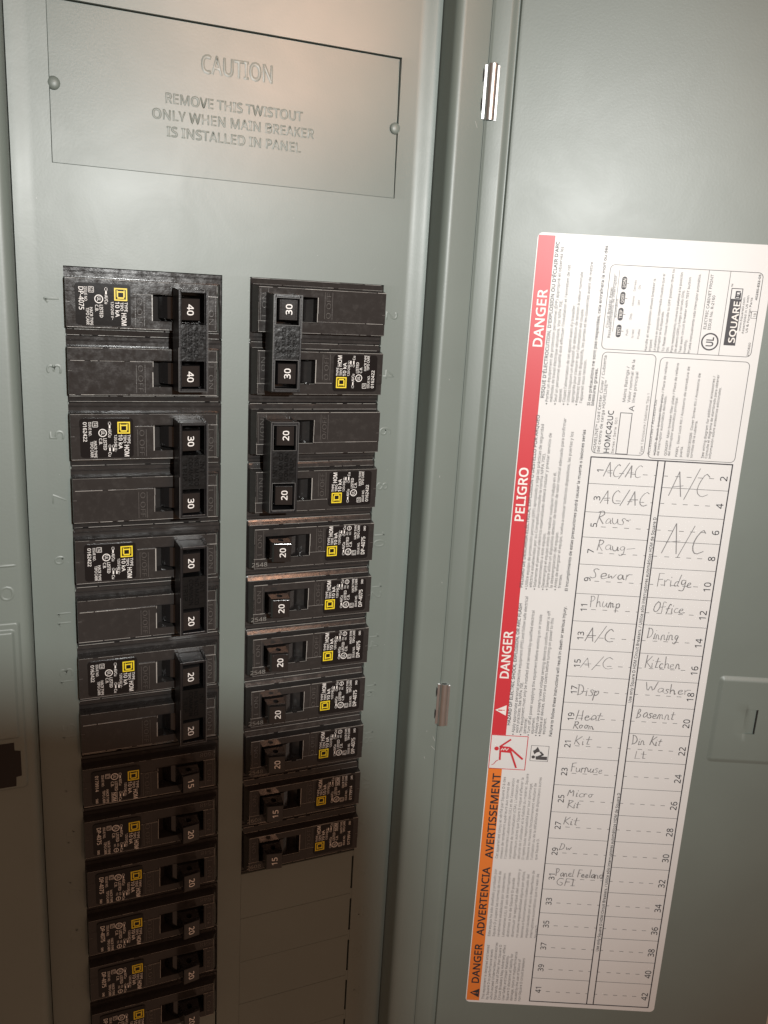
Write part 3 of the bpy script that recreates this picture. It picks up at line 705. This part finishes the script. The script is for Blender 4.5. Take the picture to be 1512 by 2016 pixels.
# pressed latch plate near the free edge, with a slot
def latch(s, k):
    q = rdist(s, k, 5.20, 6.95, 6.72, 8.58, 0.13)
    h = -0.004 + 0.040*smooth01(q/0.13)
    a = min(up(s, 5.815, 5.825), 1-up(s, 6.045, 6.052), up(k, 7.40, 7.41), 1-up(k, 7.905, 7.912))
    if a > 0: h -= a*(0.012 + 0.05*up(s, 5.83, 6.03))
    b = min(up(s, 6.33, 6.34), 1-up(s, 6.8, 6.81), up(k, 7.25, 7.26), 1-up(k, 8.2, 8.21))
    h -= 0.02*b
    return h
ls = span(5.18, 5.40, 24) + [5.6, 5.815, 5.825, 5.9, 6.0, 6.03, 6.045, 6.052, 6.2, 6.33, 6.34, 6.5, 6.8, 6.81] + span(6.83, 6.97, 12)
lk = span(6.70, 6.92, 24) + [7.1, 7.25, 7.26, 7.40, 7.41, 7.6, 7.905, 7.912, 8.1, 8.2, 8.21, 8.3] + span(8.38, 8.60, 24)
lp = d(MB().relief(sorted(ls), sorted(lk), latch, skirt=-0.02).build('latch_plate', 'paint', smooth=50))
o = MB().box(6.032, 6.050, 7.405, 7.908, -0.03, 0.022).build('latch_slot', 'void'); o.parent = lp
# hinges
for i, (k0, k1) in enumerate(((-3.485, -2.655), (7.235, 8.09))):
    h = MB().rod([(.075, k0, -.02), (.075, k0+.02, -.02), (.075, k1-.02, -.02), (.075, k1, -.02)], .088, 18).build('hinge', 'chrome', smooth=40)
    d(h)
    lf = MB().box(-.055, .0, k0+.01, k1-.01, -.06, .002)
    lf.box(.14, .185, k0+.02, k1+.01, -.02, .02); lf.box(.125, .135, k0+.03, k1-.02, -.02, .045)
    o = lf.build('hinge_leaf', 'chrome', bevel=.008); o.parent = h
    sl = MB()
    for a in (k0+.14, k1-.26):
        sl.prism([(-.075, a-.07), (-.057, a-.03), (-.050, a+.05), (-.060, a+.11), (-.072, a+.14), (-.080, a+.03)], -.06, .008)
    o = sl.build('leaf_notch', 'void'); o.parent = h
    o = MB().rod([(.075, k0-.006, -.02), (.075, k1+.006, -.02)], .05, 12).build('hinge_pin', 'void', smooth=40); o.parent = h

# directory label
L0, L1, KT, KL = 1.03, 5.0, -0.99, 14.46
lab = d(MB().prism(rrect(L0, L1, KT, KL, .09), 0.0005, 0.006).build('directory_label', 'paper'))
lab['label'] = 'white directory label with red and orange warning bands and a handwritten circuit table'
H1 = 0.010; H2 = 0.014
def pr(name, m, b): o = b.build(name, m); o.parent = lab; return o
pr('danger_band', 'red', MB().sheet([(1.048, -.948), (1.325, -.948), (1.325, 8.232), (1.048, 8.232)][::-1], H1))
pr('warning_band', 'orange', MB().sheet([(1.05, 8.955), (1.316, 8.955), (1.316, 14.41), (1.05, 14.41)][::-1], H1))
cols = {'w': MB(), 'd': MB(), 'b': MB(), 'f': MB(), 'g': MB(), 'k': MB()}
for c, t, s, ka, kb, cap in LT:
    bold = {'w': .03, 'd': .03, 'b': .022, 'f': 0.0, 'g': 0.0, 'k': .012}[c]
    s2, t2, ka2 = s, t, ka
    if t[0] == ' ': t2 = t.strip(); ka2 = ka-.045
    if t[0] == '•':
        cols['f'].disc(s-.022, ka-.012, .013, H2, 8); t2 = t[2:]; ka2 = ka-.05
    cols[c].text(t2, s2, ka2, cap, 'U', length=ka2-kb, h=H2, bold=bold)
ink = cols['k']; wh = cols['w']
# warning triangles
wh.sheet([(1.075, 7.71), (1.285, 7.60), (1.285, 7.82)], H2)
pr('triangle_mark', 'red', MB().box(1.13, 1.215, 7.70, 7.722, H2+.001, H2+.0015).box(1.232, 1.252, 7.70, 7.722, H2+.001, H2+.0015))
cols['d'].sheet([(1.105, 14.22), (1.30, 14.11), (1.30, 14.33)], H2)
pr('triangle_mark', 'orange', MB().box(1.16, 1.235, 14.21, 14.23, H2+.001, H2+.0015).box(1.252, 1.27, 14.21, 14.23, H2+.001, H2+.0015))
# shock pictogram
def uv(u, v): return 1.053+u*.705, 8.235+v*.725
sh = MB().flatframe([(1.053, 8.24), (1.757, 8.24), (1.757, 8.957), (1.053, 8.957)], .014, H1)
x, k = uv(.17, .40); sh.disc(x, k, .043, H2)
sh.line([uv(.26, .34), uv(.53, .12)], .034, H2); sh.sheet([uv(.25, .32), uv(.52, .33), uv(.61, .43), uv(.55, .51), uv(.27, .50)][::-1], H2)
sh.line([uv(.54, .37), uv(.90, .67)], .038, H2+.0004); sh.line([uv(.56, .47), uv(.75, .93)], .036, H2+.0008); sh.line([uv(.275, .38), uv(.285, .72)], .034, H2+.0012)
sh.line([uv(.24, .74), uv(.19, .77), uv(.13, .86), uv(.08, .885)], .012, H2)
sho = pr('shock_pictogram', 'red', sh)
wh.line([uv(.29, .44), uv(.33, .38), uv(.36, .44), uv(.40, .37), uv(.44, .44), uv(.49, .38)], .013, H2+.003)
# read-the-manual pictogram
def uw(u, v): return 1.838+u*.342, 8.42+v*.328
mp = MB().flatframe([uw(0, 0), uw(1, 0), uw(1, 1), uw(0, 1)], .008, H1)
x, k = uw(.17, .74); mp.disc(x, k, .033, H2)
mp.sheet([uw(.30, .68), uw(.95, .68), uw(.95, .9), uw(.33, .9)][::-1], H2)
mp.line([uw(.38, .74), uw(.70, .56), uw(.55, .40)], .034, H2+.0005); mp.sheet([uw(.12, .34), uw(.28, .22), uw(.36, .06), uw(.52, .36), uw(.32, .44), uw(.22, .56)][::-1], H2)
pr('manual_pictogram', 'fine', mp)
# circuit table
KR = [2.727, 3.206, 3.727, 4.198, 4.712, 5.278, 5.817, 6.384, 6.928, 7.470, 8.046, 8.644, 9.235, 9.836, 10.428, 11.017, 11.609, 12.173, 12.700, 13.239, 13.769, 14.352]
tb = MB()
a0, a1, b0, b1 = 2.355, 3.545, 3.672, 4.853
def vl(s0, s1, w): tb.line([(s0, KR[0]), (s1, KR[-1])], w, H1)
vl(2.338, 2.372, .020); vl(3.522, 3.574, .020); vl(3.648, 3.712, .020); vl(4.842, 4.868, .020)
tb.line([(2.34, KR[0]), (4.844, KR[0])], .021, H1+.001); tb.line([(2.372, KR[-1]), (4.868, KR[-1])], .021, H1+.001)
thin = MB(); dash = MB(); num = MB()
for i in range(21):
    k = KR[i]; m = (KR[i]+KR[i+1])/2; q = i/21*.035
    if i: thin.line([(2.345+q, k), (3.53+q, k)], .008, H1); thin.line([(3.66+q, k), (4.845+q, k)], .008, H1)
    num.text(str(2*i+1), 2.528+.0*q, m, .115, 'U', h=H2, bold=0.0, center=True)
    num.text(str(2*i+2), 4.725+q, m+.02, .125, 'U', h=H2, bold=0.0, center=True)
    for j in range(4): dash.line([(2.66+q+j*.21, m+.03), (2.74+q+j*.21, m+.03)], .009, H1)
    dash.line([(3.49+q, m+.03), (3.53+q, m+.03)], .009, H1); dash.line([(3.67+q, m+.03), (3.73+q, m+.03)], .009, H1)
    for j in range(4): dash.line([(3.87+q+j*.2, m+.03), (3.95+q+j*.2, m+.03)], .009, H1)
pr('table_border', 'ink', tb); pr('table_rules', 'fine', thin); pr('dashed_rules', 'fine', dash); pr('circuit_numbers', 'ink', num)
for a, b_ in ((7.40, 3.76), (13.02, 9.34)):
    s = 3.633 if a < 8 else 3.668
    cols['b'].text('Use only Square D HOM Circuit Breakers. / Utilice sólo interruptores automáticos HOM de Square D', s, a, .055, 'U', length=a-b_, h=H2, bold=.008)
# information boxes
bxs = MB()
for x0, x1, k0, k1 in ((2.295, 4.855, -.54, .85), (2.33, 3.252, .90, 2.655), (3.33, 4.865, .935, 2.69)): bxs.flatframe(rrect(x0, x1, k0, k1, .08), .009, H1)
bxs.line([(3.947, -.535), (3.947, .85)], .007, H1); bxs.line([(4.306, -.535), (4.306, .85)], .007, H1)
bxs.flatframe([(2.762, 2.646), (2.963, 2.646), (2.963, 1.922), (2.762, 1.922)], .012, H1); bxs.flatframe([(4.756, .203), (4.848, .203), (4.848, .09), (4.756, .09)], .006, H1)
bxs.line([(2.38, .42), (2.38, -.40)], .006, H1); bxs.line([(2.455, .55), (2.455, -.46)], .006, H1); bxs.line([(3.448, 2.64), (3.448, 1.62)], .006, H1)
pr('box_outlines', 'fine', bxs)
for (k, t, lines) in ((-.252, 'I/ON', 2), (-.005, 'O/OFF', 2), (.258, 'TRIP', 1), (.537, 'TEST', 2)):
    ink.sheet(rrect(2.513, 2.597, k-.106, k+.106, .04)[::-1], H1); ink.line([(2.597, k), (2.635, k)], .008, H1)
    wh.text(t, 2.556, k, .05, 'U', length=.14, h=H2+.001, bold=.012, center=True)
for (k, s, t) in ((-.22, 2.74, 'Cerrado'), (-.2, 2.82, 'ON'), (.03, 2.74, 'Abierto'), (.05, 2.84, 'OFF'), (.28, 2.73, 'Disp.'), (.55, 2.70, 'Push'), (.57, 2.80, 'to test'), (.57, 2.90, 'Prueba')):
    cols['g'].text(t, s, k, .035, 'U', h=H2, center=True)
ink.ring(4.125, .63, .148, .024, H1, 36); ink.text('UL', 4.125, .63, .12, 'U', length=.15, h=H1, bold=.03, center=True)
ink.sheet([(4.364, .673), (4.562, .673), (4.555, -.088), (4.364, -.088)], H1)
ink.flatframe([(4.366, -.09), (4.55, -.09), (4.55, -.265), (4.366, -.265)], .012, H1)
for x0, x1, ka, kb in ((4.44, 4.462, -.13, -.225), (4.508, 4.532, -.11, -.20), (4.44, 4.532, -.128, -.150), (4.45, 4.52, -.205, -.228)): ink.box(x0, x1, kb, ka, H1, H1+.002)
ink.text('D', 4.525, -.105, .085, 'U', h=H1+.004, bold=.02)
cols['f'].text('™', 4.40, -.29, .05, 'U', h=H2)
pr('white_lettering', 'white', wh); pr('warning_lettering', 'ink', cols['d']); pr('bold_print', 'fine', cols['b']); pr('fine_print', 'fine', cols['f']); pr('pale_print', 'pale', cols['g']); pr('black_print', 'ink', ink)

# handwriting, letter by letter, as pen strokes (x right, y up, letter height 1)
ST = {
'A': (.62, [[(0,0),(.30,1),(.55,0)], [(.08,.36),(.60,.42)]]), 'C': (.6, [[(.55,.86),(.35,1),(.08,.6),(.08,.2),(.3,.0),(.58,.12)]]),
'/': (.42, [[(0,-.12),(.42,1.05)]]), 'R': (.6, [[(.08,0),(.12,1)], [(.0,.95),(.35,1),(.5,.78),(.35,.55),(.1,.5),(.6,0)]]),
'a': (.5, [[(.42,.45),(.2,.5),(.04,.25),(.15,.02),(.38,.15),(.42,.45),(.46,.05),(.55,.08)]]), 'n': (.5, [[(.05,0),(.06,.45),(.25,.48),(.34,.3),(.36,.02),(.5,.08)]]),
'u': (.5, [[(.04,.46),(.05,.1),(.2,.0),(.38,.15),(.4,.46),(.42,.06),(.52,.06)]]), 'g': (.48, [[(.4,.45),(.15,.48),(.05,.25),(.2,.1),(.38,.25),(.4,.45),(.38,-.2),(.2,-.35),(.02,-.25)]]),
's': (.4, [[(.36,.42),(.18,.5),(.08,.36),(.3,.2),(.28,.02),(.02,.02)]]), 'e': (.45, [[(.06,.22),(.36,.28),(.32,.46),(.1,.42),(.04,.15),(.18,.0),(.46,.1)]]),
'=': (.5, [[(.0,.42),(.35,.46)], [(.25,.30),(.02,.42)]]), 'S': (.6, [[(.5,.9),(.2,1),(.05,.78),(.35,.5),(.42,.18),(.2,.0),(.0,.1)]]),
'w': (.6, [[(.03,.45),(.12,.03),(.26,.4),(.38,.03),(.55,.46)]]), 'r': (.4, [[(.05,.45),(.08,.0)], [(.07,.3),(.2,.46),(.4,.44)]]),
'P': (.55, [[(.1,0),(.12,1)], [(.02,.9),(.36,1),(.5,.75),(.3,.5),(.1,.48)]]), 'h': (.5, [[(.06,1),(.06,0)], [(.06,.3),(.25,.48),(.36,.35),(.38,0),(.5,.06)]]),
'm': (.7, [[(.04,0),(.06,.45),(.2,.46),(.28,.02)], [(.28,.4),(.44,.46),(.52,.02),(.64,.08)]]), 'p': (.5, [[(.06,.46),(.04,-.4)], [(.06,.4),(.32,.48),(.38,.22),(.2,.04),(.06,.1)]]),
'D': (.65, [[(.1,.05),(.12,.95)], [(.0,.95),(.4,.9),(.6,.5),(.4,.1),(.04,.02)]]), 'i': (.22, [[(.1,.46),(.1,.0),(.2,.04)], [(.12,.66),(.14,.7)]]),
'H': (.65, [[(.08,0),(.12,1)], [(.55,0),(.52,1)], [(.08,.48),(.55,.52)]]), 't': (.4, [[(.18,.85),(.16,.05),(.32,.04)], [(.0,.52),(.42,.56)]]),
'o': (.5, [[(.24,.48),(.06,.3),(.14,.02),(.36,.08),(.4,.36),(.24,.48),(.5,.42)]]), 'K': (.6, [[(.1,0),(.14,1)], [(.55,.95),(.14,.45),(.6,.0)]]),
'F': (.55, [[(.1,0),(.12,1),(.55,1)], [(.1,.55),(.45,.56)]]), 'M': (.8, [[(.05,0),(.14,1),(.36,.35),(.62,1),(.7,0)]]), 'c': (.42, [[(.38,.42),(.16,.48),(.05,.2),(.2,.0),(.42,.08)]]),
'd': (.5, [[(.4,.4),(.15,.46),(.05,.2),(.2,.0),(.4,.15)], [(.42,1),(.4,.05),(.5,.04)]]), 'G': (.65, [[(.55,.85),(.3,1),(.06,.6),(.12,.1),(.45,.02),(.56,.4),(.34,.42)]]),
'T': (.6, [[(.3,0),(.32,.96)], [(.0,.95),(.62,1)]]), 'I': (.4, [[(.2,0),(.22,1)], [(.04,1),(.4,1)], [(.02,0),(.38,.02)]]), 'f': (.4, [[(.4,.9),(.24,1),(.16,.7),(.14,-.05)], [(.0,.48),(.36,.52)]]),
'O': (.7, [[(.34,1),(.06,.65),(.12,.12),(.4,.0),(.62,.4),(.52,.9),(.3,1)]]), 'k': (.5, [[(.08,1),(.06,0)], [(.4,.5),(.08,.22),(.46,.0)]]), 'L': (.5, [[(.12,1),(.08,.05),(.5,.02)]]),
'B': (.6, [[(.1,0),(.12,1),(.42,.9),(.38,.6),(.12,.52),(.5,.36),(.42,.04),(.08,.0)]]), 'W': (.85, [[(.03,.95),(.2,.05),(.4,.7),(.55,.05),(.8,1)]]), 'l': (.22, [[(.1,1),(.08,.05),(.2,.04)]]),
'v': (.45, [[(.03,.45),(.18,.02),(.42,.48)]]), ' ': (.35, []), '_': (.6, [[(0, .2), (.6, .34)]]),
}
hw = MB()
def write(t, s, k, length, hgt, wv=.0128):
    tot = sum(ST[c][0]+.06 for c in t); sx = length/tot; x = 0; rnd = random.Random(t+str(k))
    for c in t:
        w, strokes = ST[c]; jk = rnd.uniform(-.04, .04); sl = rnd.uniform(-.02, .22); gs = rnd.uniform(.86, 1.12)
        for st in strokes:
            # round the corners of each stroke a little
            pts = [(px*gs+sl*py+rnd.uniform(-.035, .035), py*gs+jk+rnd.uniform(-.035, .035)) for px, py in st]
            if len(pts) > 3:
                q = [pts[0]]
                for a, b_ in zip(pts, pts[1:]): q += [(a[0]*.75+b_[0]*.25, a[1]*.75+b_[1]*.25), (a[0]*.25+b_[0]*.75, a[1]*.25+b_[1]*.75)]
                pts = q+[pts[-1]]
            q2 = [(s+(x+px)*sx, k-py*hgt) for px, py in pts]; pw = rnd.uniform(.75, 1.1)
            for i in range(len(q2)-1):
                pw = max(.55, min(1.25, pw+rnd.uniform(-.18, .18))); hw.line(q2[i:i+2], wv*pw, H2+.002)
        x += w+.06
for t, s, k, ln, hg in [('AC/AC', 2.60, 3.06, .66, .24), ('AC/AC', 2.60, 3.56, .84, .26), ('Raus=', 2.56, 3.93, .66, .24), ('Raug_', 2.62, 4.43, .70, .23), ('Sewar', 2.57, 4.97, .76, .22),
    ('Phump', 2.62, 5.52, .60, .22), ('A/C', 2.61, 6.20, .55, .27), ('A/C', 2.60, 6.74, .60, .22), ('Disp', 2.59, 7.31, .44, .24), ('Heat', 2.62, 7.83, .50, .22), ('Room', 2.59, 8.0, .42, .15),
    ('Kit', 2.63, 8.34, .33, .19), ('Furnuse', 2.64, 8.93, .63, .20), ('Micro', 2.63, 9.47, .52, .17), ('Kit', 2.655, 9.73, .25, .15), ('Kit', 2.625, 10.10, .29, .18), ('Dw', 2.60, 10.68, .26, .17),
    ('Panel Feeland', 2.595, 11.29, .96, .18), ('GFI', 2.63, 11.50, .40, .16), ('A/C', 3.80, 3.36, .72, .47), ('A/C', 3.81, 4.40, .78, .48), ('Fridge', 3.80, 5.04, .66, .25), ('Office', 3.78, 5.56, .60, .20),
    ('Dinning', 3.75, 6.09, .60, .22), ('Kitchen', 3.78, 6.66, .70, .22), ('Washer', 3.86, 7.17, .85, .20), ('Basemnt', 3.76, 7.71, .74, .21), ('Din Kit', 3.75, 8.27, .58, .19), ('Lt', 3.83, 8.57, .24, .17)]:
    write(t, s, k, ln, hg)
pr('handwriting', 'pencil', hw)
